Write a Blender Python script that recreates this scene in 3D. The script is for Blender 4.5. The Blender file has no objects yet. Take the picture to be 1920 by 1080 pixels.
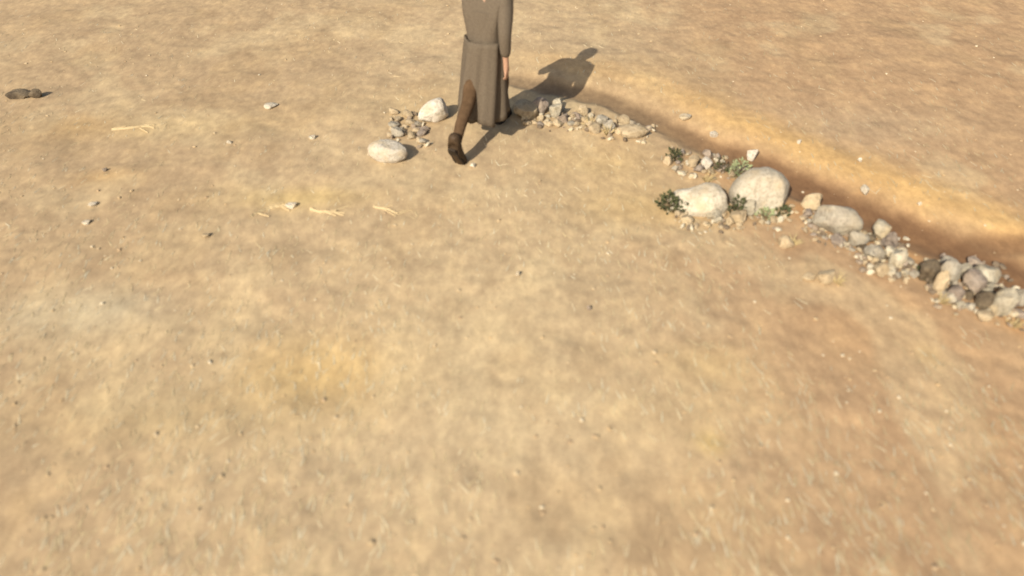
import bpy, math, random
import numpy as np
from mathutils import Vector, Matrix, Quaternion

random.seed(11)
rng = np.random.default_rng(11)
S = bpy.context.scene
COL = S.collection
R = math.radians

# ------------------------------------------------------------------ camera, sky, sun, exposure
CAM_H, PITCH, FPX = 3.5, R(42), 1300.0           # camera height, pitch below the horizon, focal length in photo pixels
cam_d = bpy.data.cameras.new('camera'); cam = bpy.data.objects.new('camera', cam_d); COL.objects.link(cam)
cam.location = (0, 0, CAM_H); cam.rotation_euler = (math.pi/2 - PITCH, 0, 0)
cam_d.sensor_width = 36; cam_d.lens = FPX/1920*36; cam_d.clip_start = .05; cam_d.clip_end = 3000
cam_d.dof.use_dof = True; cam_d.dof.focus_distance = 11.0; cam_d.dof.aperture_fstop = 0.6
S.camera = cam

SHADOW = Vector((.43, .72, 0)).normalized()      # way the shadows fall on the ground
ELEV = R(36)
world = bpy.data.worlds.new('World'); S.world = world; world.use_nodes = True
wn = world.node_tree.nodes; wl = world.node_tree.links
sky = wn.new('ShaderNodeTexSky'); sky.sky_type = 'NISHITA'; sky.sun_disc = False
sky.sun_elevation = ELEV; sky.sun_rotation = math.atan2(-SHADOW.x, -SHADOW.y)
sky.dust_density = 3.0
bg = wn['Background']; bg.inputs['Strength'].default_value = .10
wl.new(sky.outputs['Color'], bg.inputs['Color'])
sun_d = bpy.data.lights.new('sun', 'SUN'); sun = bpy.data.objects.new('sun', sun_d); COL.objects.link(sun)
sun_d.energy = 4.4; sun_d.angle = R(.6); sun_d.color = (1, .95, .86)
ray = SHADOW*math.cos(ELEV) + Vector((0, 0, -math.sin(ELEV)))
sun.rotation_euler = ray.to_track_quat('-Z', 'Y').to_euler()
sun.location = (-4, -6, 9)
S.view_settings.view_transform = 'Standard'; S.view_settings.look = 'None'
S.view_settings.gamma = 1; S.view_settings.use_curve_mapping = False
S.view_settings.exposure = .56
S.render.filter_size = 2.0

# ------------------------------------------------------------------ helpers
def tag(o, label=None, cat=None, group=None, kind=None):
    if label: o['label'] = label
    if cat: o['category'] = cat
    if group: o['group'] = group
    if kind: o['kind'] = kind
    return o

def link(name, data, parent=None):
    o = bpy.data.objects.new(name, data); COL.objects.link(o)
    if parent: o.parent = parent
    return o

_lat = [rng.random((256, 256)) for _ in range(8)]
def vnoise(x, y, k=0):
    L = _lat[k % 8]
    xi = np.floor(x).astype(int); yi = np.floor(y).astype(int)
    fx = x - xi; fy = y - yi
    fx = fx*fx*fx*(fx*(fx*6-15)+10); fy = fy*fy*fy*(fy*(fy*6-15)+10)
    a = L[xi % 256, yi % 256]; b = L[(xi+1) % 256, yi % 256]
    c = L[xi % 256, (yi+1) % 256]; d = L[(xi+1) % 256, (yi+1) % 256]
    return (a*(1-fx)+b*fx)*(1-fy)+(c*(1-fx)+d*fx)*fy
def fbm(x, y, k=0, o=4):
    s = 0; a = .5; t = 0
    for i in range(o):
        c, n = math.cos(.6*i+.3), math.sin(.6*i+.3)
        s = s + a*vnoise((x*c-y*n)*2**i+17.3*i, (x*n+y*c)*2**i+9.1*i, k+i); t += a; a *= .5
    return s/t
def sstep(a, b, v):
    t = np.clip((v-a)/(b-a), 0, 1); return t*t*(3-2*t)

def flat(px, py, z=0.0):
    """photo pixel -> the spot at height z that it shows"""
    x = (px-960)/FPX; y = (540-py)/FPX
    dy = math.cos(PITCH)+y*math.sin(PITCH); dz = -math.sin(PITCH)+y*math.cos(PITCH)
    t = (z-CAM_H)/dz
    return x*t, dy*t

def poly_dist(pts, X, Y):
    """signed distance to a polyline (positive on its far right-hand side) and the fraction along it"""
    best = np.full(X.shape, 1e9); sg = np.zeros(X.shape); al = np.zeros(X.shape)
    n = len(pts)-1
    for i in range(n):
        ax, ay = pts[i]; bx, by = pts[i+1]
        vx, vy = bx-ax, by-ay
        t = np.clip(((X-ax)*vx+(Y-ay)*vy)/(vx*vx+vy*vy), 0, 1)
        dx = X-(ax+t*vx); dy = Y-(ay+t*vy); d = np.hypot(dx, dy)
        s = np.sign(vx*(Y-ay)-vy*(X-ax)); m = d < best
        best = np.where(m, d, best); sg = np.where(m, s, sg); al = np.where(m, (i+t)/n, al)
    return best*np.where(sg == 0, 1, sg), al

DITCH = [flat(*p) for p in ((700, 105), (900, 140), (1040, 168), (1150, 191), (1240, 232), (1330, 272), (1440, 318), (1560, 368),
                            (1680, 412), (1800, 460), (1920, 520), (2080, 620), (2250, 760))]
BRANCH = [flat(*p) for p in ((1720, 424), (1810, 446), (1920, 456), (2060, 462), (2300, 480))]

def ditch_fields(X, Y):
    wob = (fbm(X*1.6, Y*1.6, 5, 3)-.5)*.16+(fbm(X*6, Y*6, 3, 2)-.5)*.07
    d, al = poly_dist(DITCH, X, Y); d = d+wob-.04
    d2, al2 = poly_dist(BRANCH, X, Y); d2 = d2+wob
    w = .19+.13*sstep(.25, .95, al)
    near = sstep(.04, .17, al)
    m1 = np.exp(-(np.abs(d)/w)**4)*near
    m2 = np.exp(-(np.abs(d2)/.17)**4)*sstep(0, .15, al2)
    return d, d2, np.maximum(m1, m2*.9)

def height(X, Y):
    X = np.asarray(X, float); Y = np.asarray(Y, float)
    d, d2, m = ditch_fields(X, Y); along = sstep(-.4, .8, X)
    z = (fbm(X*.35, Y*.35, 1, 3)-.5)*.10
    z = z+(fbm(X*2.4, Y*2.4, 2, 3)-.5)*.030+(fbm(X*9, Y*9, 4, 3)-.5)*.013
    z = z-.05*m+.05*sstep(.15, .6, d)*np.exp(-np.clip(d, 0, 9)/1.5)*along
    far = np.hypot(X, Y-5)
    return z+sstep(40, 300, far)*(fbm(X*.01, Y*.01, 6, 3)-.4)*14*sstep(60, 400, far)
def H(x, y): return float(height(np.array([x]), np.array([y]))[0])
def spot(px, py):
    z = 0
    for _ in range(4):
        x, y = flat(px, py, z); z = H(x, y)
    return Vector((x, y, z))
def ppm(px, py):
    """photo pixels per metre for an upright width standing at that pixel"""
    y = (540-py)/FPX; dz = -math.sin(PITCH)+y*math.cos(PITCH)
    return FPX/(-CAM_H/dz)

# ------------------------------------------------------------------ materials
def mat(name, rough=.9):
    m = bpy.data.materials.new(name); m.use_nodes = True
    n = m.node_tree.nodes; b = n['Principled BSDF']
    b.inputs['Roughness'].default_value = rough
    b.inputs['Specular IOR Level'].default_value = .15
    return m, n, m.node_tree.links, b
def ramp(n, stops):
    r = n.new('ShaderNodeValToRGB'); e = r.color_ramp.elements
    while len(e) < len(stops): e.new(.5)
    for el, (p, c) in zip(e, stops): el.position = p; el.color = (*c, 1)
    return r
def noise(n, l, vec, scale, detail=4, rough=.55):
    t = n.new('ShaderNodeTexNoise'); t.inputs['Scale'].default_value = scale
    t.inputs['Detail'].default_value = detail; t.inputs['Roughness'].default_value = rough
    if vec is not None: l.new(vec, t.inputs['Vector'])
    return t
def mix(n, l, a, b, fac, mode='MIX'):
    x = n.new('ShaderNodeMix'); x.data_type = 'RGBA'; x.blend_type = mode
    for sock, v in ((x.inputs[0], fac), (x.inputs[6], a), (x.inputs[7], b)):
        if hasattr(v, 'links'): l.new(v, sock)
        elif isinstance(v, tuple): sock.default_value = (*v, 1)
        else: sock.default_value = v
    return x.outputs[2]

def soil_material():
    m, n, l, b = mat('dry_soil', .95)
    at = n.new('ShaderNodeAttribute'); at.attribute_name = 'soil'
    geo = n.new('ShaderNodeNewGeometry')
    mp = n.new('ShaderNodeMapping'); l.new(geo.outputs['Position'], mp.inputs['Vector'])
    mp.inputs['Scale'].default_value = (1.0, .62, 1)
    n1 = noise(n, l, mp.outputs[0], 3.2, 5, .6); n2 = noise(n, l, mp.outputs[0], 17, 4, .6); n3 = noise(n, l, geo.outputs['Position'], 70, 3, .6)
    r1 = ramp(n, ((.30, (.85, .84, .84)), (.50, (1, 1, 1)), (.72, (1.16, 1.16, 1.12))))
    r2 = ramp(n, ((.30, (.87, .86, .86)), (.50, (1, 1, 1)), (.68, (1.15, 1.16, 1.15))))
    r3 = ramp(n, ((.25, (.90, .89, .89)), (.52, (1, 1, 1)), (.78, (1.10, 1.10, 1.10))))
    for r, t in ((r1, n1), (r2, n2), (r3, n3)): l.new(t.outputs['Fac'], r.inputs[0])
    c = mix(n, l, at.outputs['Color'], r1.outputs[0], 1.0, 'MULTIPLY')
    c = mix(n, l, c, r2.outputs[0], 1.0, 'MULTIPLY')
    c = mix(n, l, c, r3.outputs[0], 1.0, 'MULTIPLY')
    l.new(c, b.inputs['Base Color'])
    bp = n.new('ShaderNodeBump'); bp.inputs['Strength'].default_value = .22; bp.inputs['Distance'].default_value = .012
    nb = noise(n, l, geo.outputs['Position'], 48, 5, .65); l.new(nb.outputs['Fac'], bp.inputs['Height'])
    l.new(bp.outputs[0], b.inputs['Normal'])
    return m

def stone_material(name, c0, c1, dust=(.42, .31, .17), scale=9):
    m, n, l, b = mat(name, .88)
    tc = n.new('ShaderNodeTexCoord'); geo = n.new('ShaderNodeNewGeometry'); oi = n.new('ShaderNodeObjectInfo')
    t = noise(n, l, geo.outputs['Position'], scale, 6, .6)
    r = ramp(n, ((.32, c0), (.62, c1))); l.new(t.outputs['Fac'], r.inputs[0])
    v = n.new('ShaderNodeMapRange'); v.inputs['To Min'].default_value = .82; v.inputs['To Max'].default_value = 1.14
    l.new(oi.outputs['Random'], v.inputs['Value'])
    cv = n.new('ShaderNodeCombineColor')
    for k in range(3): l.new(v.outputs[0], cv.inputs[k])
    c = mix(n, l, r.outputs[0], cv.outputs[0], 1.0, 'MULTIPLY')
    t2 = noise(n, l, geo.outputs['Position'], 40, 4, .7)
    r2 = ramp(n, ((.33, (.55, .52, .46)), (.52, (1, 1, 1)))); l.new(t2.outputs['Fac'], r2.inputs[0])
    c = mix(n, l, c, r2.outputs[0], .8, 'MULTIPLY')
    t3 = noise(n, l, geo.outputs['Position'], 5, 3, .6)
    r3 = ramp(n, ((.50, (0, 0, 0)), (.66, (.6, .6, .6)))); l.new(t3.outputs['Fac'], r3.inputs[0])
    c = mix(n, l, c, dust, r3.outputs[0])
    l.new(c, b.inputs['Base Color'])
    bp = n.new('ShaderNodeBump'); bp.inputs['Strength'].default_value = .8; bp.inputs['Distance'].default_value = .02
    l.new(t2.outputs['Fac'], bp.inputs['Height']); l.new(bp.outputs[0], b.inputs['Normal'])
    return m

def plain(name, c0, c1, scale=30, rough=.9, bump=0.0):
    m, n, l, b = mat(name, rough)
    geo = n.new('ShaderNodeNewGeometry')
    t = noise(n, l, geo.outputs['Position'], scale, 4, .6)
    r = ramp(n, ((.33, c0), (.67, c1))); l.new(t.outputs['Fac'], r.inputs[0]); l.new(r.outputs[0], b.inputs['Base Color'])
    if bump:
        bp = n.new('ShaderNodeBump'); bp.inputs['Strength'].default_value = bump; bp.inputs['Distance'].default_value = .01
        l.new(t.outputs['Fac'], bp.inputs['Height']); l.new(bp.outputs[0], b.inputs['Normal'])
    return m
def attr_mat(name, rough=.9):
    m, n, l, b = mat(name, rough)
    at = n.new('ShaderNodeAttribute'); at.attribute_name = 'tone'
    l.new(at.outputs['Color'], b.inputs['Base Color'])
    return m

SOIL = soil_material()
WHITE = stone_material('white_limestone', (.45, .385, .285), (.58, .51, .40), scale=6)
PALE = stone_material('pale_limestone', (.44, .365, .255), (.57, .49, .36), scale=7)
TAN = stone_material('tan_fieldstone', (.32, .235, .135), (.43, .33, .20))
GREY = stone_material('grey_fieldstone', (.24, .20, .145), (.37, .32, .235), dust=(.36, .29, .19))
MAUVE = stone_material('mauve_fieldstone', (.20, .15, .11), (.30, .24, .18), dust=(.36, .27, .18))
RUBBLE = stone_material('beige_fieldstone', (.30, .25, .17), (.44, .38, .27))
DARK = stone_material('dark_fieldstone', (.07, .05, .03), (.14, .105, .065), dust=(.20, .15, .09))
BITS = attr_mat('loose_bits')

# ------------------------------------------------------------------ ground and ditch
def axis(lo, hi, step, far_lo, far_hi):
    a = list(np.arange(lo, hi+step/2, step))
    s = step; v = a[-1]
    while v < far_hi: s *= 1.22; v += s; a.append(v)
    s = step; v = a[0]; pre = []
    while v > far_lo: s *= 1.22; v -= s; pre.append(v)
    return np.array(pre[::-1]+a)
xs = axis(-7.4, 7.4, .026, -900, 900); ys = axis(1.3, 10.6, .026, -120, 1500)
GX, GY = np.meshgrid(xs, ys)
GZ = height(GX, GY)
Dd, Dd2, Dm = ditch_fields(GX, GY)

def gauss(px, py, rx, ry, X, Y):
    cx, cy = flat(px, py); k = ppm(px, py)
    sy = ry/k/max(.25, math.sin(PITCH-math.atan((540-py)/FPX)))
    return np.exp(-(((X-cx)/(rx/k))**2+((Y-cy)/sy)**2))
def lerp(c, col, f): return c*(1-f[..., None])+np.array(col)*f[..., None]
X, Y = GX, GY
base = np.zeros(X.shape+(3,))+np.array((.378, .269, .149))
side = np.clip(sstep(.2, 2.7, X+.45*(fbm(X*.5, Y*.5, 3, 3)-.5)*2+.15*(4.6-Y)), 0, 1)
base = lerp(base, (.345, .220, .115), side*.95)                                          # browner earth on the right
base = lerp(base, (.338, .234, .128), sstep(.9, 3.2, -X+(fbm(X*.6, Y*.6, 1, 3)-.5)*2)*.8)  # duller earth on the left
for px, py, rx, ry, col, f in (
        (960, 560, 330, 190, (.455, .335, .185), .55), (900, 800, 420, 150, (.445, .333, .190), .6),
        (600, 700, 150, 72, (.48, .320, .130), .75), (1130, 300, 120, 40, (.45, .310, .140), .6),
        (1200, 385, 130, 40, (.45, .310, .135), .6), (560, 375, 130, 20, (.46, .325, .135), .7),
        (330, 235, 180, 22, (.43, .305, .140), .6), (140, 235, 60, 22, (.43, .275, .115), .5),
        (200, 335, 60, 18, (.44, .275, .115), .6), (150, 585, 130, 40, (.40, .335, .215), .8),
        (300, 780, 240, 60, (.42, .305, .150), .5), (1330, 690, 90, 40, (.44, .310, .140), .5),
        (1740, 660, 26, 22, (.47, .315, .120), .8), (1330, 835, 26, 22, (.50, .345, .135), .8),
        (1290, 780, 160, 60, (.41, .295, .150), .4), (1560, 300, 80, 22, (.42, .28, .13), .4),
        (1600, 240, 200, 40, (.350, .250, .145), .6), (880, 200, 260, 40, (.42, .30, .15), .5),
        (1650, 620, 160, 70, (.375, .228, .110), .6), (1850, 820, 160, 90, (.345, .212, .108), .6)):
    base = lerp(base, col, gauss(px, py, rx, ry, X, Y)*f)
blot = fbm(X*1.5, Y*1.05, 6, 4)
base = lerp(base, (.45, .336, .186), sstep(.56, .70, blot)*.42)                         # pale straw-strewn patches
base = lerp(base, (.320, .215, .108), sstep(.56, .72, fbm(X*1.7+40, Y*1.2+11, 2, 4))*.32)
# orange subsoil thrown up along the far lip of the ditch, darker brown along its bed
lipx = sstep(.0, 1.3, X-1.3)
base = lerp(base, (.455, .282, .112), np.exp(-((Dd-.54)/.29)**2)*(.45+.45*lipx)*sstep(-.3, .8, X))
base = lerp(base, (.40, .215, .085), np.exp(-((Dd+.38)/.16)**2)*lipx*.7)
bed = lerp(np.zeros(X.shape+(3,))+np.array((.212, .138, .072)), (.185, .098, .045), sstep(1.2, 2.6, X))  # bed's left end also paints in the walking figure's body shadow
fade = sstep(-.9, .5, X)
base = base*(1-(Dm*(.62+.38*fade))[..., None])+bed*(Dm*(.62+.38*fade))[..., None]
ny, nx = X.shape
verts = np.stack([X, Y, GZ], -1).reshape(-1, 3)
ii = np.arange(nx*ny).reshape(ny, nx)
quads = np.stack([ii[:-1, :-1], ii[:-1, 1:], ii[1:, 1:], ii[1:, :-1]], -1).reshape(-1, 4)
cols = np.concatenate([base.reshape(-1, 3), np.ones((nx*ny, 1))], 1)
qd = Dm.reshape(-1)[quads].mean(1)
def np_mesh(name, V, Q, C=None, cname='soil', smooth=True):
    me = bpy.data.meshes.new(name); k = Q.shape[1]
    me.vertices.add(len(V)); me.vertices.foreach_set('co', V.astype(np.float32).ravel())
    me.loops.add(Q.size); me.loops.foreach_set('vertex_index', Q.astype(np.int32).ravel())
    me.polygons.add(len(Q)); me.polygons.foreach_set('loop_start', (np.arange(len(Q))*k).astype(np.int32))
    me.polygons.foreach_set('loop_total', np.full(len(Q), k, np.int32))
    me.polygons.foreach_set('use_smooth', np.full(len(Q), smooth))
    if C is not None:
        a = me.color_attributes.new(cname, 'FLOAT_COLOR', 'POINT'); a.data.foreach_set('color', C.astype(np.float32).ravel())
    me.update(calc_edges=True); me.validate()
    return me
def sub(Q):
    u, inv = np.unique(Q, return_inverse=True)
    return verts[u], inv.reshape(Q.shape), cols[u]
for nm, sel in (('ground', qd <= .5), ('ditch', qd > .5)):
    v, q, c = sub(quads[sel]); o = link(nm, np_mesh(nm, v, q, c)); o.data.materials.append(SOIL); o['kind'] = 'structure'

# ------------------------------------------------------------------ person walking off, cut by the top of the picture
def skin(name, J, E, rad, material, parent, lv=2, root=0, smooth=True):
    me = bpy.data.meshes.new('tmp'); me.from_pydata([tuple(j) for j in J], E, []); t = bpy.data.objects.new('tmp', me); COL.objects.link(t)
    sm = t.modifiers.new('s', 'SKIN'); sm.use_smooth_shade = True
    for i, v in enumerate(me.skin_vertices[0].data):
        r = rad[i]; v.radius = (r, r) if not isinstance(r, tuple) else r; v.use_root = (i == root)
    ss = t.modifiers.new('u', 'SUBSURF'); ss.levels = lv; ss.render_levels = lv
    bpy.context.view_layer.update(); dg = bpy.context.evaluated_depsgraph_get()
    m2 = bpy.data.meshes.new_from_object(t.evaluated_get(dg)); m2.name = name
    bpy.data.objects.remove(t, do_unlink=True)
    m2.materials.clear(); m2.materials.append(material)
    m2.polygons.foreach_set('use_smooth', np.full(len(m2.polygons), smooth))
    return link(name, m2, parent)

CLOTH = plain('brown_trouser_cloth', (.060, .034, .016), (.095, .056, .028), 22, .95, .3)
COAT = plain('olive_jacket_cloth', (.094, .070, .046), (.120, .093, .062), 70, .95, .5)
LEATHER = plain('brown_boot_leather', (.040, .024, .012), (.068, .042, .022), 40, .6, .3)
RUBBER = plain('boot_sole_rubber', (.022, .015, .009), (.040, .028, .017), 50, .8)
SKIN = plain('skin', (.34, .19, .115), (.40, .235, .15), 30, .6)
HAIR = plain('dark_hair', (.012, .009, .007), (.03, .022, .016), 60, .6)
UP = Vector((0, 0, 1))
toeL = spot(862, 308); toeR0 = spot(938, 227)
Df = (toeR0-toeL); Df.z = 0; stride = Df.length; Df.normalize(); Rt = Vector((Df.y, -Df.x, 0))
heelR = toeR0-Df*.06; ballR = heelR+Df*.19
footc = (toeL+heelR)/2
g0 = Vector((footc.x, footc.y, H(footc.x, footc.y)))
person = link('person', None); person.location = g0
tag(person, 'person in long drab brown robe and dark boots striding away across dry ground', 'person')
L = lambda v: v-g0
toeL, heelR, ballR = L(toeL), L(heelR), L(ballR)
ankL = toeL-Df*.065+UP*.245; heelL = toeL-Df*.135+UP*.20
ankR = heelR+Df*.06+UP*.095
pel = Df*.11+Rt*.03+UP*.84
hipL = pel-Rt*.095-UP*.02; hipR = pel+Rt*.095-UP*.02
def knee(h, a, fw, l1=.425, l2=.425):
    d = (a-h); n = min(d.length, l1+l2-.004); u = d.normalized()
    p = (n*n+l1*l1-l2*l2)/(2*n); q = math.sqrt(max(0, l1*l1-p*p))
    f = (fw-u*fw.dot(u)).normalized()
    return h+u*p+f*q
kneL, kneR = knee(hipL, ankL, Df), knee(hipR, ankR, Df)
spine = pel+UP*.22+Df*.03; chest = pel+UP*.42+Df*.07; neck = pel+UP*.575+Df*.095; head = pel+UP*.70+Df*.12; crown = head+UP*.10
shL, shR = chest-Rt*.18+UP*.08, chest+Rt*.18+UP*.08
elL, elR = shL-UP*.27+Df*.10-Rt*.05, shR-UP*.26-Df*.14+Rt*.05
wrL, wrR = elL-UP*.17+Df*.18, elR-UP*.23+Df*.02
haL, haR = wrL-UP*.05+Df*.07, wrR-UP*.09+Df*.01
nose = head+Df*.105-UP*.01; earL, earR = head-Rt*.078, head+Rt*.078
J = [pel, spine, chest, neck, head, crown, shL, elL, wrL, haL, shR, elR, wrR, haR, hipL, kneL, ankL, toeL+UP*.04, hipR, kneR, ankR, ballR+UP*.045, nose, earL, earR]
E = [(0, 1), (1, 2), (2, 3), (3, 4), (4, 5), (2, 6), (6, 7), (7, 8), (8, 9), (2, 10), (10, 11), (11, 12), (12, 13), (0, 14), (14, 15), (15, 16), (16, 17), (0, 18), (18, 19), (19, 20), (20, 21), (4, 22), (4, 23), (4, 24)]
rad = [.12, .115, .125, (.052), .084, .052, .055, .042, .028, .03, .055, .042, .028, .03, .08, .055, .030, .016, .08, .055, .030, .016, .016, .02, .02]
for hd, sgn, fwd in ((9, -1, Vector((Df.x, Df.y, -.9)).normalized()), (13, 1, Vector((Df.x*.1, Df.y*.1, -1)).normalized())):
    side_v = Df if sgn == 1 else (Df*.6+UP*.6).normalized()
    for k in range(5):
        off = side_v*((1.5-k)*.017) if k < 4 else side_v*.035
        ln = (.040, .046, .043, .034)[k] if k < 4 else .03
        a = J[hd]+off+fwd*(.035 if k < 4 else .0); b_ = a+fwd*ln+side_v*(.012 if k == 4 else 0); c_ = b_+fwd*ln*.6-Rt*sgn*.022
        i = len(J); J += [a, b_, c_]; E += [(hd, i), (i, i+1), (i+1, i+2)]; rad += [.0105, .0095, .008]
body = skin('body', J, E, rad, SKIN, person, 1)
tr = skin('trousers', [pel+UP*.10, pel, hipL, kneL, kneL*.45+ankL*.55-Df*.02, ankL-UP*.05, hipR, kneR, kneR*.45+ankR*.55-Df*.02, ankR-UP*.04],
          [(0, 1), (1, 2), (2, 3), (3, 4), (4, 5), (1, 6), (6, 7), (7, 8), (8, 9)],
          [(.16, .115), (.165, .125), (.105, .105), .066, .056, .043, (.105, .105), .080, .070, .054], CLOTH, person, 2, 1)
jk = skin('jacket', [pel-UP*.03+Df*.01, spine, chest, neck-UP*.03, shL, elL, wrL+UP*.02, shR, elR, wrR+UP*.02],
          [(0, 1), (1, 2), (2, 3), (2, 4), (4, 5), (5, 6), (2, 7), (7, 8), (8, 9)],
          [(.185, .15), (.17, .14), (.165, .14), .075, .085, .062, .048, .085, .062, .048], COAT, person, 2, 1)
# long robe from the waist to the shins, in soft folds
hemc = Df*.10+UP*.27; V, F = [], []; NR, NA = 15, 72
for a in range(NR):
    t = a/(NR-1); c = (pel+UP*.16).lerp(hemc, t)
    rl, rf = .175+.045*t, .145+.105*t
    for k in range(NA):
        th = 2*math.pi*k/NA
        fold = 1+(.045+.11*t)*math.sin(6*th+1.5*t+1.1*math.sin(2*th))+(.02+.035*t)*math.sin(13*th+2+2*t)
        z = .018*math.sin(5*th+1)*t-.02*t*math.cos(th)
        V.append(c+Rt*(rl*fold*math.cos(th))+Df*(rf*fold*math.sin(th))+UP*z)
for a in range(NR-1):
    for k in range(NA):
        F.append((a*NA+k, a*NA+(k+1) % NA, (a+1)*NA+(k+1) % NA, (a+1)*NA+k))
me = bpy.data.meshes.new('robe'); me.from_pydata([tuple(v) for v in V], [], F); me.materials.append(COAT)
me.polygons.foreach_set('use_smooth', np.full(len(F), True))
rb = link('robe', me, person); so = rb.modifiers.new('t', 'SOLIDIFY'); so.thickness = .006
import bmesh
bm = bmesh.new(); bmesh.ops.create_icosphere(bm, subdivisions=4, radius=1)
bmesh.ops.delete(bm, geom=[v for v in bm.verts if v.co.z < -.75 or (v.co.y > .35 and v.co.z < .30)], context='VERTS')
for v in bm.verts:
    c = v.co.copy(); wv = 1+.02*math.sin(18*c.x+9*c.z)+.015*math.sin(23*c.y)
    v.co = head+UP*.025-Df*.005+(Rt*(c.x*.092)+Df*(c.y*.105)+UP*(c.z*.120))*wv
me = bpy.data.meshes.new('hair'); bm.to_mesh(me); bm.free(); me.materials.append(HAIR)
me.polygons.foreach_set('use_smooth', np.full(len(me.polygons), True))
ho = link('hair', me, person); hs = ho.modifiers.new('t', 'SOLIDIFY'); hs.thickness = .012
for hl, an, to in ((heelL, ankL, toeL), (heelR, ankR, ballR)):
    fw = (to-hl); fw.normalize(); up = Rt.cross(fw); up = up if up.z > 0 else -up
    boot = skin('boot', [an+UP*.12, hl*.45+an*.55+fw*.03, hl+up*.045+fw*.03, (hl+to)/2+up*.05, to+up*.045+fw*.02, to+up*.036+fw*.075],
                [(0, 1), (1, 2), (1, 3), (3, 4), (4, 5)], [.058, .064, .055, .058, .056, .044], LEATHER, person, 2, 1)
    # sole: a shaped slab under the boot, waisted at the instep
    out = [(-.052, 0), (-.042, .036), (.02, .048), (.09, .042), (.16, .053), (.22, .048), (.272, .018)]
    ring = [(a, b) for a, b in out]+[(a, -b) for a, b in out[::-1] if b]
    org = hl+fw*.02; V = []
    for th in (0.0, .022):
        V += [org+fw*a+Rt*b+up*(th+.002) for a, b in ring]
    n = len(ring); F = [list(range(n))[::-1], list(range(n, 2*n))]+[[i, (i+1) % n, n+(i+1) % n, n+i] for i in range(n)]
    me = bpy.data.meshes.new('sole'); me.from_pydata([tuple(v) for v in V], [], F); me.materials.append(RUBBER)
    so = link('sole', me, boot)

# ------------------------------------------------------------------ stones
import bmesh
def rock_mesh(seed, lv, smooth=False, rough=.16, cuts=7, squash=1.0):
    r = random.Random(seed); bm = bmesh.new(); bmesh.ops.create_icosphere(bm, subdivisions=lv, radius=1)
    planes = []
    for _ in range(cuts):
        n = Vector((r.gauss(0, 1), r.gauss(0, 1), r.gauss(0, .8))).normalized(); planes.append((n, r.uniform(.50, .86) if not smooth else r.uniform(.62, .92)))
    ph = [(Vector((r.gauss(0, 1), r.gauss(0, 1), r.gauss(0, 1))).normalized(), r.uniform(1.5, 5), r.uniform(0, 6.3)) for _ in range(9)]
    for v in bm.verts:
        d = v.co.normalized(); s = 1.0
        for n, h in planes:
            c = d.dot(n)
            if c > .01: s = min(s, h/c+(.0 if not smooth else .03))
        w = sum(math.sin(d.dot(k)*f+p)/f for k, f, p in ph)
        s *= 1+rough*w*.55
        if lv > 2: s *= 1+.02*sum(math.sin(d.dot(k)*f*4+p*3)/2 for k, f, p in ph[:5])
        v.co = d*s
    xs_ = [v.co for v in bm.verts]
    lo = [min(c[i] for c in xs_) for i in range(3)]; hi = [max(c[i] for c in xs_) for i in range(3)]
    for v in bm.verts:
        for i in range(3): v.co[i] = (v.co[i]-lo[i])/(hi[i]-lo[i])-.5
    me = bpy.data.meshes.new('stone'); bm.to_mesh(me); bm.free()
    me.polygons.foreach_set('use_smooth', np.full(len(me.polygons), True))
    if not smooth: me.set_sharp_from_angle(angle=R(28))
    return me
ROCKS = [rock_mesh(100+i, 3, False, .26, 11) for i in range(18)]
_matcache = {}
def rock_data(k, material):
    key = (k % len(ROCKS), material.name)
    if key not in _matcache:
        m = ROCKS[key[0]].copy(); m.materials.append(material); _matcache[key] = m
    return _matcache[key]

placed = []
def stone(px, py, w, h, material, label, group=None, name='stone', k=None, depth=None, rot=None, tilt=0.0, mesh=None, sink=.18, lift=0):
    """px, py: where its foot sits in the photo; w, h: its visible width and height there"""
    p = spot(px, py); q = ppm(px, py)
    wm = w/q; ang = PITCH-math.atan((540-py)/FPX)
    dm = wm*(depth or random.uniform(.7, 1.0))
    hm = max(.3*wm, (h/q-dm*math.sin(ang)*.55)/math.cos(ang)) if h else wm*random.uniform(.5, .75)
    if mesh is None: me = rock_data(random.randrange(99) if k is None else k, material)
    else: me = mesh
    o = link(name, me)
    ctr = p+Vector((0, dm*.42, 0)); ctr.z = H(ctr.x, ctr.y)
    o.scale = (wm, dm, hm/(1-sink)); o.location = ctr+UP*(hm/(1-sink)*(.5-sink)+lift)
    o.rotation_euler = (random.uniform(-.15, .15), tilt, random.uniform(-.35, .35) if rot is None else rot)
    placed.append((ctr.x, ctr.y, max(wm, dm)/2))
    return tag(o, label, 'boulder' if name == 'boulder' else 'stone', group)

def boulder_mesh(seed, material, top):
    m = rock_mesh(seed, 5, True, .13, 6); m.materials.append(material)
    for v in m.vertices:
        if v.co.z > -.1: v.co.z = -.1+(v.co.z+.1)*top(v.co.x)
    m.update(); return m
def big(seed, material, lv=4, rough=.12, cuts=6):
    m = rock_mesh(seed, lv, True, rough, cuts); m.materials.append(material); return m
stone(1314, 405, 118, 62, PALE, 'large cream boulder with a sloping top, left one of the big pair', 'pair of big boulders by the ditch', 'boulder', depth=.6, rot=-.1, sink=.30, mesh=boulder_mesh(7, PALE, lambda x: .62+.5*float(sstep(-.3, .32, x))+.04*math.sin(14*x)))
stone(1430, 400, 116, 82, PALE, 'large domed pinkish cream boulder at the ditch edge, right one of the big pair', 'pair of big boulders by the ditch', 'boulder', depth=.7, rot=.1, sink=.36, mesh=boulder_mesh(23, PALE, lambda x: 1.08-1.0*(x-.06)**2))
stone(726, 306, 78, 40, WHITE, 'low white stone lying alone left of the walking person', None, depth=.55, rot=-.15, mesh=big(31, WHITE, 4, .1, 5))
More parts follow.
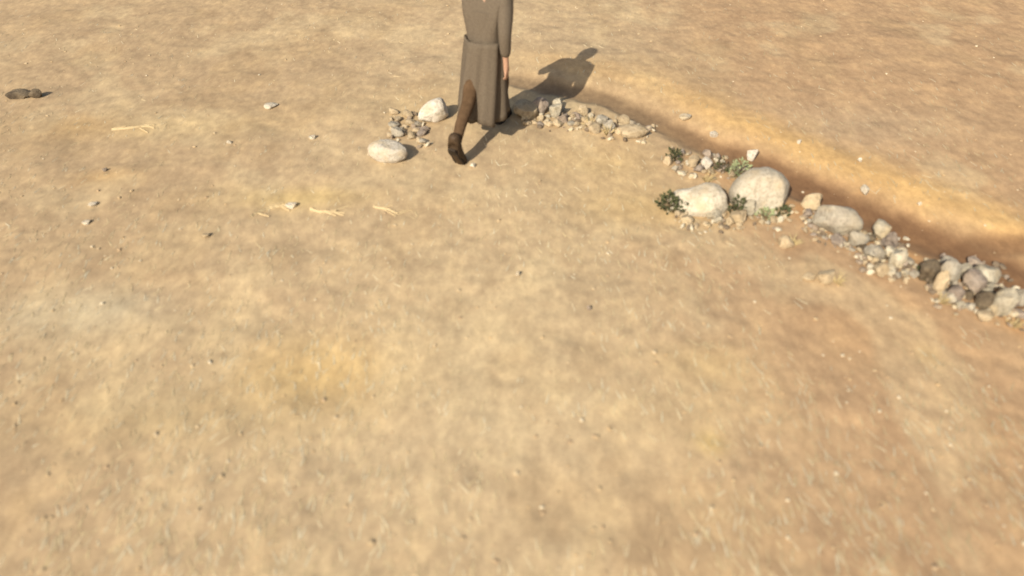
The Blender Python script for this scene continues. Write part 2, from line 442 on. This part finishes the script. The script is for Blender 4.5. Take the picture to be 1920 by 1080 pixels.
stone(812, 232, 62, 42, WHITE, 'white slanted stone among small stones just left of the boots', None, depth=.6, rot=.5, mesh=big(37, WHITE, 4, .12, 6), tilt=-.25)
stone(1572, 445, 86, 62, GREY, 'large pale grey stone at the upper end of the stone row beside the ditch', None, depth=.6, rot=-.45, mesh=big(41, GREY, 4, .14, 7), tilt=.3)
stone(1190, 260, 56, 26, TAN, 'flat tan slab of stone lying below the rubble right of the person', None, depth=.6, rot=.1, mesh=big(43, TAN, 4, .12, 8))
for px, py, w, h, m, lab in (
        (1338, 262, 17, 13, WHITE, 'small bright white stone lying in the ditch above the boulders'),
        (1409, 302, 20, 24, WHITE, 'small upright white stone just above the domed boulder'),
        (1620, 368, 16, 18, PALE, 'small pale orange stone on the far bank of the ditch'),
        (1498, 270, 8, 9, WHITE, 'tiny white stone alone on the ground beyond the ditch'),
        (1612, 304, 8, 9, WHITE, 'tiny white stone above the pale orange stone on the far bank'),
        (1724, 386, 9, 8, PALE, 'tiny pale stone on the far bank, farthest right'),
        (545, 392, 22, 12, PALE, 'small pinkish white stone among straw, left half of the ground'),
        (1300, 315, 22, 24, TAN, 'small yellowish stone left of the bushy sprigs above the boulders'),
        (1324, 320, 22, 24, WHITE, 'small whitish stone between yellow stone and green sprigs'),
        (1476, 466, 30, 26, TAN, 'lone tan stone on bare ground below the boulders'),
        (1549, 534, 34, 28, TAN, 'brownish stone alone on bare ground below the grey stone row'),
        (1518, 528, 26, 16, TAN, 'flat yellow stone beside the lone brownish stone'),
        (1770, 486, 12, 14, MAUVE, 'small dark mauve stone standing between stone row and ditch'),
        (32, 186, 46, 20, DARK, 'dark brown stone at the upper left, wider one of two'),
        (66, 184, 24, 18, DARK, 'dark brown stone at the upper left, narrower one of two'),
        (196, 322, 10, 8, MAUVE, 'small reddish stone lying alone on the left ground'),
        (886, 315, 12, 9, PALE, 'small pale stone just in front of the rear boot'),
        (430, 270, 10, 7, PALE, 'small pale stone on the ground, upper left'),
        (585, 262, 14, 9, PALE, 'small pale stone on bare ground left of the low white stone'),
        (505, 205, 24, 9, PALE, 'flat pale stone far back on the left ground'),
        (172, 388, 18, 9, PALE, 'flat pale stone on the ground near the left side'),
        (160, 422, 16, 8, PALE, 'flat pale stone, nearest to the camera of two near the left side'),
        (386, 446, 14, 9, TAN, 'small yellowish stone on bare ground in the left middle'),
        (1105, 582, 9, 10, MAUVE, 'small reddish stone alone in the middle of the ground'),
        (970, 518, 10, 10, PALE, 'small pale stone in the centre of the bare ground'),
        (1285, 232, 24, 12, PALE, 'pale stone on the far lip of the ditch')):
    stone(px, py, w, h, m, lab, 'two dark stones at the upper left' if m is DARK else None)

WORD = {'white_limestone': 'white', 'pale_limestone': 'cream', 'tan_fieldstone': 'tan', 'beige_fieldstone': 'beige', 'grey_fieldstone': 'grey', 'mauve_fieldstone': 'mauve', 'dark_fieldstone': 'dark brown'}
ORD = ('first', 'second', 'third', 'fourth', 'fifth', 'sixth', 'seventh', 'eighth', 'ninth', 'tenth', 'eleventh', 'twelfth', 'thirteenth', 'fourteenth', 'fifteenth', 'sixteenth', 'seventeenth', 'eighteenth', 'nineteenth', 'twentieth', 'twenty-first', 'twenty-second', 'twenty-third', 'twenty-fourth')
def heap(n, poly_px, sizes, mats, where, group, flat_h=.7, tries=6000, gap=.66):
    """scatter stones inside a quadrilateral of photo pixels without letting them run into each other"""
    made = []; base_p = [Vector(p) for p in poly_px]
    for _ in range(tries):
        if len(made) >= n: break
        u, v = random.random(), random.random()
        a = base_p[0].lerp(base_p[1], u); b = base_p[3].lerp(base_p[2], u); p = a.lerp(b, v)
        sz = random.choice(sizes)*random.uniform(.8, 1.2); k = ppm(p.x, p.y)
        g = flat(p.x, p.y); r = sz/k/2
        if any((g[0]-x)**2+(g[1]+r*.4-y)**2 < (gap*(r+rr))**2 for x, y, rr in placed): continue
        mt = random.choice(mats)
        o = stone(p.x, p.y, sz, sz*random.uniform(.55, .95)*flat_h/.7, mt, '', group, tilt=random.uniform(-.3, .3), sink=random.uniform(.15, .38), rot=random.uniform(-1.2, 1.2))
        made.append((o, p.x, sz, WORD[mt.name]))
    for w in sorted({m[3] for m in made}):
        L_ = sorted((m for m in made if m[3] == w), key=lambda m: m[1])
        if len(L_) == 1: L_[0][0]['label'] = f'only {w} stone {where}'; continue
        bigm = max(L_, key=lambda m: m[2]); bigm[0]['label'] = f'largest {w} stone {where}'
        rest = [m for m in L_ if m is not bigm]
        for i_, m in enumerate(rest):
            pos = 'leftmost' if i_ == 0 else 'rightmost' if i_ == len(rest)-1 else ORD[i_]+' from the left'
            m[0]['label'] = f'small {w} stone {where}, {pos}'
def lab(where): return where
# heavier named stones of the row, then the rubble that fills it
for px, py, w, h, m, lb in (
        (1521, 398, 40, 36, TAN, 'rounded tan stone at the very top of the stone row by the ditch'),
        (1542, 428, 30, 30, RUBBLE, 'beige stone leaning on the left of the large grey stone'),
        (1575, 462, 34, 24, MAUVE, 'mauve stone lying below the large grey stone'),
        (1612, 466, 42, 34, GREY, 'grey stone linking the large grey stone and the rubble below'),
        (1652, 452, 32, 40, RUBBLE, 'upright beige stone on top of the middle rubble heap'),
        (1672, 468, 26, 34, MAUVE, 'upright mauve stone beside the upright beige one'),
        (1640, 490, 40, 30, GREY, 'grey stone in the middle of the middle rubble heap'),
        (1682, 506, 30, 40, RUBBLE, 'long beige stone on the right of the middle rubble heap'),
        (1652, 520, 30, 30, TAN, 'tan stone at the foot of the middle rubble heap'),
        (1742, 532, 44, 46, DARK, 'dark stone at the left end of the last rubble heap'),
        (1762, 552, 26, 44, TAN, 'yellowish upright stone under the dark end stone'),
        (1782, 532, 44, 44, GREY, 'grey stone right of the dark end stone'),
        (1812, 524, 36, 32, RUBBLE, 'beige stone at the back of the last rubble heap'),
        (1826, 552, 42, 42, MAUVE, 'big mauve stone inside the last rubble heap'),
        (1858, 540, 56, 46, RUBBLE, 'largest beige stone of the last rubble heap'),
        (1792, 568, 34, 34, MAUVE, 'mauve stone at the front of the last rubble heap'),
        (1848, 582, 34, 34, DARK, 'dark stone below the largest beige stone'),
        (1880, 594, 44, 52, RUBBLE, 'tall beige stone at the lower right end of the row'),
        (1850, 604, 34, 22, TAN, 'tan stone lying lowest of the last rubble heap'),
        (1908, 578, 34, 34, GREY, 'grey stone cut by the right edge of the picture'),
        (985, 226, 48, 34, TAN, 'largest tan stone just right of the front boot'),
        (1012, 216, 34, 32, MAUVE, 'mauve stone at the top left of the rubble line'),
        (1042, 222, 26, 30, RUBBLE, 'beige stone next to the mauve one in the rubble line'),
        (1290, 420, 26, 18, TAN, 'tan stone under the left boulder'),
        (1340, 414, 36, 22, RUBBLE, 'beige stone wedged under the left boulder on its right'),
        (1385, 420, 34, 28, TAN, 'tan stone in front of the gap between the boulders'),
        (1402, 408, 28, 34, RUBBLE, 'upright beige stone under the domed boulder'),
        (1448, 406, 54, 22, TAN, 'flat tan stone under the domed boulder')):
    stone(px, py, w, h, m, lb, 'named stones of the row')
for g in list(COL.objects):
    if g.get('group') == 'named stones of the row': g['group'] = 'stones of the row along the ditch'
heap(16, ((732, 214), (800, 225), (800, 272), (735, 262)), (15, 18, 22), (MAUVE, GREY, TAN), lab('in the small scatter between the two white stones'), 'scatter between the white stones', .6)
heap(40, ((990, 196), (1230, 240), (1215, 262), (985, 236)), (11, 14, 18, 22), (TAN, TAN, TAN, RUBBLE, MAUVE, GREY), lab('in the rubble line right of the person'), 'rubble line right of the person')
heap(22, ((1240, 282), (1395, 296), (1400, 338), (1262, 332)), (12, 15, 20), (TAN, RUBBLE, MAUVE, GREY), lab('in the loose rubble above the two boulders'), 'rubble above the boulders')
heap(16, ((1256, 396), (1480, 392), (1460, 426), (1300, 432)), (13, 16, 22), (TAN, RUBBLE, TAN), lab('in the loose rubble below the two boulders'), 'rubble below the boulders')
heap(24, ((1505, 400), (1610, 425), (1600, 478), (1520, 440)), (10, 14, 20), (RUBBLE, GREY, MAUVE, TAN), lab('tucked around the large grey stone of the row'), 'rubble round the large grey stone')
heap(34, ((1612, 440), (1690, 448), (1718, 528), (1625, 515)), (11, 16, 24), (RUBBLE, GREY, MAUVE, TAN, DARK), lab('in the middle rubble heap of the row'), 'middle rubble heap of the row')
heap(40, ((1725, 500), (1880, 505), (1925, 600), (1760, 575)), (12, 18, 27), (RUBBLE, GREY, MAUVE, RUBBLE, DARK), lab('in the last rubble heap at the right'), 'last rubble heap of the row')

CHIPS = (((1505, 385), (1620, 420), (1620, 490), (1500, 440)), ((1600, 440), (1700, 450), (1730, 535), (1615, 520)), ((1720, 490), (1890, 500), (1935, 625), (1745, 580)),
         ((985, 195), (1235, 235), (1220, 270), (975, 245)), ((1240, 280), (1400, 290), (1405, 345), (1255, 340)), ((1245, 392), (1490, 388), (1475, 432), (1290, 440)), ((725, 208), (805, 220), (805, 280), (728, 270)))
CHIP_N = (90, 110, 150, 110, 60, 70, 40)
# ------------------------------------------------------------------ plants and straw
LEAF = plain('dusty_green_leaf', (.042, .046, .018), (.080, .082, .036), 60)
PLEAF = plain('pale_green_leaf', (.19, .22, .10), (.30, .31, .16), 60)
STEM = plain('woody_stem', (.10, .075, .04), (.16, .12, .07), 60)
STRAW = plain('pale_straw', (.385, .288, .158), (.44, .338, .185), 40)
DRY = plain('dry_straw', (.36, .27, .13), (.52, .40, .20), 50)
def leaf_cloud(r, n, rad, hgt, size):
    V, F = [], []
    for _ in range(n):
        a = r.uniform(0, 6.283); q = rad*math.sqrt(r.random()); z = hgt*(.12+.88*r.random())*(1-.55*(q/rad)**2)
        c = Vector((math.cos(a)*q, math.sin(a)*q, z))
        d = Vector((c.x+r.gauss(0, .4)*rad, c.y+r.gauss(0, .4)*rad, r.uniform(.2, 1)*rad)).normalized()
        s = d.cross(Vector((r.gauss(0, 1), r.gauss(0, 1), r.gauss(0, 1)))).normalized()
        ln = size*r.uniform(.6, 1.3); wd = ln*.28; nrm = s.cross(d)*wd*.4
        i = len(V); V += [c, c+d*ln*.5+s*wd, c+d*ln*.5-s*wd, c+d*ln, c+d*ln*.5+nrm]
        F += [(i, i+1, i+4), (i+1, i+3, i+4), (i+3, i+2, i+4), (i+2, i, i+4)]
    return V, F
def blades(r, n, rad, hgt, wd, lean=.6):
    V, F = [], []
    for _ in range(n):
        a = r.uniform(0, 6.283); q = rad*.35*math.sqrt(r.random()); c = Vector((math.cos(a)*q, math.sin(a)*q, -.01))
        d = Vector((math.cos(a)*lean*r.random()*1.4+r.gauss(0, .2), math.sin(a)*lean*r.random()*1.4+r.gauss(0, .2), 1)).normalized()
        s = d.cross(Vector((r.gauss(0, 1), r.gauss(0, 1), .2))).normalized()*wd; ln = hgt*r.uniform(.5, 1.15)
        tip = c+d*ln+Vector((d.x, d.y, -.4))*ln*.25; m = c+d*ln*.55; k = s.cross(d)*.7
        i = len(V); V += [c-s, c+s, m-s*.7, m+s*.7, m+k, tip, c+k]
        F += [(i, i+6, i+4, i+2), (i+6, i+1, i+3, i+4), (i+2, i+4, i+5), (i+4, i+3, i+5)]
    return V, F
def mk(name, VF, material, parent=None):
    me = bpy.data.meshes.new(name); me.from_pydata([tuple(v) for v in VF[0]], [], VF[1]); me.materials.append(material)
    return link(name, me, parent)
def shrub(px, py, w, h, leaf, label, seed, n=150):
    r = random.Random(seed); k = ppm(px, py); p = spot(px, py)
    e = link('green_shrub' if leaf is LEAF else 'pale_sprig', None); e.location = p; tag(e, label, 'plant')
    mk('foliage', leaf_cloud(r, int(n*.6), w/k/2, h/k*1.0, .042), leaf, e)
    mk('stem', blades(r, 16, w/k/2, h/k*1.05, .0045, .5), STEM, e)
shrub(1250, 392, 36, 34, LEAF, 'dark green tufted shrub at the left foot of the left boulder', 1, 230)
shrub(1284, 396, 20, 22, LEAF, 'small dark green sprig squeezed against the left boulder', 2, 90)
shrub(1262, 300, 24, 24, LEAF, 'little dark green shrub on bare ground above the left boulder', 3, 110)
shrub(1384, 330, 32, 34, PLEAF, 'pale green leafy sprig above the gap between the boulders', 4, 150)
shrub(1377, 402, 22, 46, LEAF, 'dark green plant growing in the gap between the boulders', 5, 140)
shrub(1432, 408, 26, 20, PLEAF, 'dusty pale green plant in front of the domed boulder', 6, 80)
shrub(1464, 404, 24, 18, LEAF, 'olive green tuft at the right foot of the domed boulder', 7, 80)
shrub(1352, 322, 22, 36, LEAF, 'thin dark sprig among small stones above the left boulder', 8, 46)
shrub(1734, 520, 24, 30, LEAF, 'dark weed at the left end of the last rubble heap', 9, 70)
def tuft(px, py, w, h, label, seed, n=26, material=None):
    r = random.Random(seed); k = ppm(px, py)
    o = mk('dry_grass_tuft', blades(r, n, w/k/2, h/k*.9, .005), material or DRY); o.location = spot(px, py)
    return tag(o, label, 'grass tuft')
for i, (px, py, w, h, lb) in enumerate((
        (1488, 458, 22, 30, 'dry grass tuft beside the lone tan stone below the boulders'),
        (1570, 530, 26, 34, 'dry grass tuft beside the lone brownish stone'),
        (1105, 238, 24, 30, 'dry grass tuft standing in the rubble right of the person'),
        (1140, 252, 24, 28, 'dry grass tuft just below the rubble line right of the person'),
        (1325, 340, 22, 30, 'dry grass tuft right behind the left boulder'),
        (1764, 566, 26, 32, 'yellow grass tuft in front of the last rubble heap'),
        (1898, 612, 30, 34, 'dry grass tuft at the lower right end of the stone row'))):
    tuft(px, py, w, h, lb, 50+i)
def stalk(pts, width, label, seed):
    """a dry stalk lying along the ground, with a few thin side straws"""
    r = random.Random(seed); P = [spot(*p) for p in pts]; V, F = [], []
    def strip(Q, w):
        n0 = len(V)
        for i, p in enumerate(Q):
            t = (Q[min(i+1, len(Q)-1)]-Q[max(i-1, 0)]).normalized(); s = t.cross(UP).normalized()*w*(1-.5*i/len(Q))
            z = Vector((p.x, p.y, H(p.x, p.y)))
            V.extend([z-s-UP*.002, z+UP*w*1.1+UP*.004, z+s-UP*.002])
        for i in range(len(Q)-1):
            a = n0+3*i; F.extend([(a, a+1, a+4, a+3), (a+1, a+2, a+5, a+4)])
    fine = []
    for a, b in zip(P, P[1:]):
        for k in range(5): fine.append(a.lerp(b, k/5)+Vector((r.gauss(0, .004), r.gauss(0, .004), 0)))
    strip(fine, width)
    for _ in range(4):
        b = random.choice(fine)+Vector((r.gauss(0, .02), r.gauss(0, .02), 0)); a = r.uniform(-.7, .7)
        strip([b, b+Vector((math.cos(a)*.07, math.sin(a)*.07, 0)), b+Vector((math.cos(a)*.13, math.sin(a)*.13, 0))], width*.45)
    c = sum(V, Vector())/len(V)
    o = mk('straw_stalk', ([v-c for v in V], F), STRAW); o.location = c
    return tag(o, label, 'straw')
stalk(((468, 408), (490, 396), (515, 388), (548, 384)), .014, 'curved pale dry stalk lying left of the small pinkish stone', 1)
stalk(((580, 392), (605, 398), (638, 397)), .014, 'straight pale dry stalk lying right of the small pinkish stone', 2)
stalk(((700, 388), (730, 394), (752, 402)), .010, 'thin pale dry stalk in the middle of the bare ground', 3)
stalk(((210, 244), (250, 240), (300, 232)), .012, 'pale dry stalk far back on the left ground', 4)

# loose gravel and chaff that nobody could count
def frustum(n):
    """spots spread over the ground in view, denser where it is near"""
    out = []
    while len(out) < n:
        px, py = random.uniform(-60, 1980), random.uniform(-30, 1110)
        out.append(flat(px, py))
    return np.array(out)
def stuff(name, V, F, C):
    me = bpy.data.meshes.new(name); me.from_pydata(V, [], F)
    a = me.color_attributes.new('tone', 'FLOAT_COLOR', 'POINT'); a.data.foreach_set('color', np.array(C, np.float32).ravel())
    me.materials.append(BITS); return me
P2 = frustum(1300); Hz = height(P2[:, 0], P2[:, 1]); V, F, C = [], [], []
ico = rock_mesh(5, 1); iv = [v.co.copy() for v in ico.vertices]; fv = [tuple(p.vertices) for p in ico.polygons]
tones = ((.44, .33, .19), (.40, .29, .16), (.50, .41, .27), (.36, .25, .14), (.42, .29, .15))
for (x, y), z in zip(P2, Hz):
    s = min(.012, .0048*math.exp(random.gauss(0, .5))); q = Matrix.Rotation(random.uniform(0, 6.28), 3, 'Z')
    sc = Vector((s*random.uniform(.8, 1.6), s*random.uniform(.8, 1.6), s*random.uniform(.5, .9))); i = len(V); t = random.choice(tones)
    V += [tuple(q @ Vector((c.x*sc.x*2, c.y*sc.y*2, c.z*sc.z*2))+Vector((x, y, z+sc.z*.45))) for c in iv]
    F += [tuple(a+i for a in f) for f in fv]; C += [(*t, 1)]*len(iv)
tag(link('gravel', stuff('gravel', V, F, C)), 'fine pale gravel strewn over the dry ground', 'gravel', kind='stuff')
V, F, C = [], [], []
for quad, cn in zip(CHIPS, CHIP_N):
    for _ in range(cn):
        a = Vector(quad[0]).lerp(Vector(quad[1]), (u := random.random())); b = Vector(quad[3]).lerp(Vector(quad[2]), u)
        p = spot(*a.lerp(b, min(1, max(0, random.gauss(.5, .27))))); sz = random.uniform(.010, .028); i = len(V)
        q = Matrix.Rotation(random.uniform(0, 6.28), 3, (random.gauss(0, 1), random.gauss(0, 1), 1)); t = random.choice(((.40, .32, .20), (.33, .25, .15), (.24, .18, .12), (.45, .38, .26), (.15, .11, .07)))
        V += [tuple(q @ Vector((c.x*sz*2.4, c.y*sz*2, c.z*sz*1.4))+p+UP*sz*.5) for c in iv]
        F += [tuple(x+i for x in f) for f in fv]; C += [(*t, 1)]*len(iv)
tag(link('stone_chips', stuff('stone_chips', V, F, C)), 'small broken chips of stone between the heaped stones', 'gravel', kind='stuff')
P3 = frustum(9500); V, F, C = [], [], []
tones = ((.50, .40, .23), (.46, .36, .20), (.56, .47, .30), (.43, .335, .19), (.50, .44, .30))
in_bed = ditch_fields(P3[:, 0], P3[:, 1])[2]
dens = fbm(P3[:, 0]*.9, P3[:, 1]*.9, 2, 3)
ang = math.pi/2+rng.normal(0, .34, len(P3)); lens = rng.uniform(.03, .10, len(P3))
ZZ = [height(P3[:, 0]+np.cos(ang)*lens*k, P3[:, 1]+np.sin(ang)*lens*k) for k in (0, .5, 1)]
for n_, ((x, y), dn) in enumerate(zip(P3, dens)):
    if dn < random.uniform(.30, .62) or in_bed[n_] > .25: continue
    a = ang[n_]; ln = lens[n_]; w = random.uniform(.002, .0048); t = random.choice(tones)
    d = Vector((math.cos(a), math.sin(a), 0)); s = Vector((-d.y, d.x, 0))*w; i = len(V)
    for j_, k in enumerate((0, .5, 1)):
        p = Vector((x, y, 0))+d*ln*k; p.z = ZZ[j_][n_]+.0008; ww = s*(1 if k < 1 else .35)
        V += [tuple(p-ww), tuple(p+UP*w*.5), tuple(p+ww)]
    for k in (0, 1):
        b = i+3*k; F += [(b, b+1, b+4, b+3), (b+1, b+2, b+5, b+4)]
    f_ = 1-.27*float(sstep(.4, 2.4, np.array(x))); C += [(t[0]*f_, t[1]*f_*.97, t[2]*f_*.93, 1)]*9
tag(link('straw_litter', stuff('straw_litter', V, F, C)), 'short dry straw bits scattered over the earth', 'straw', kind='stuff')
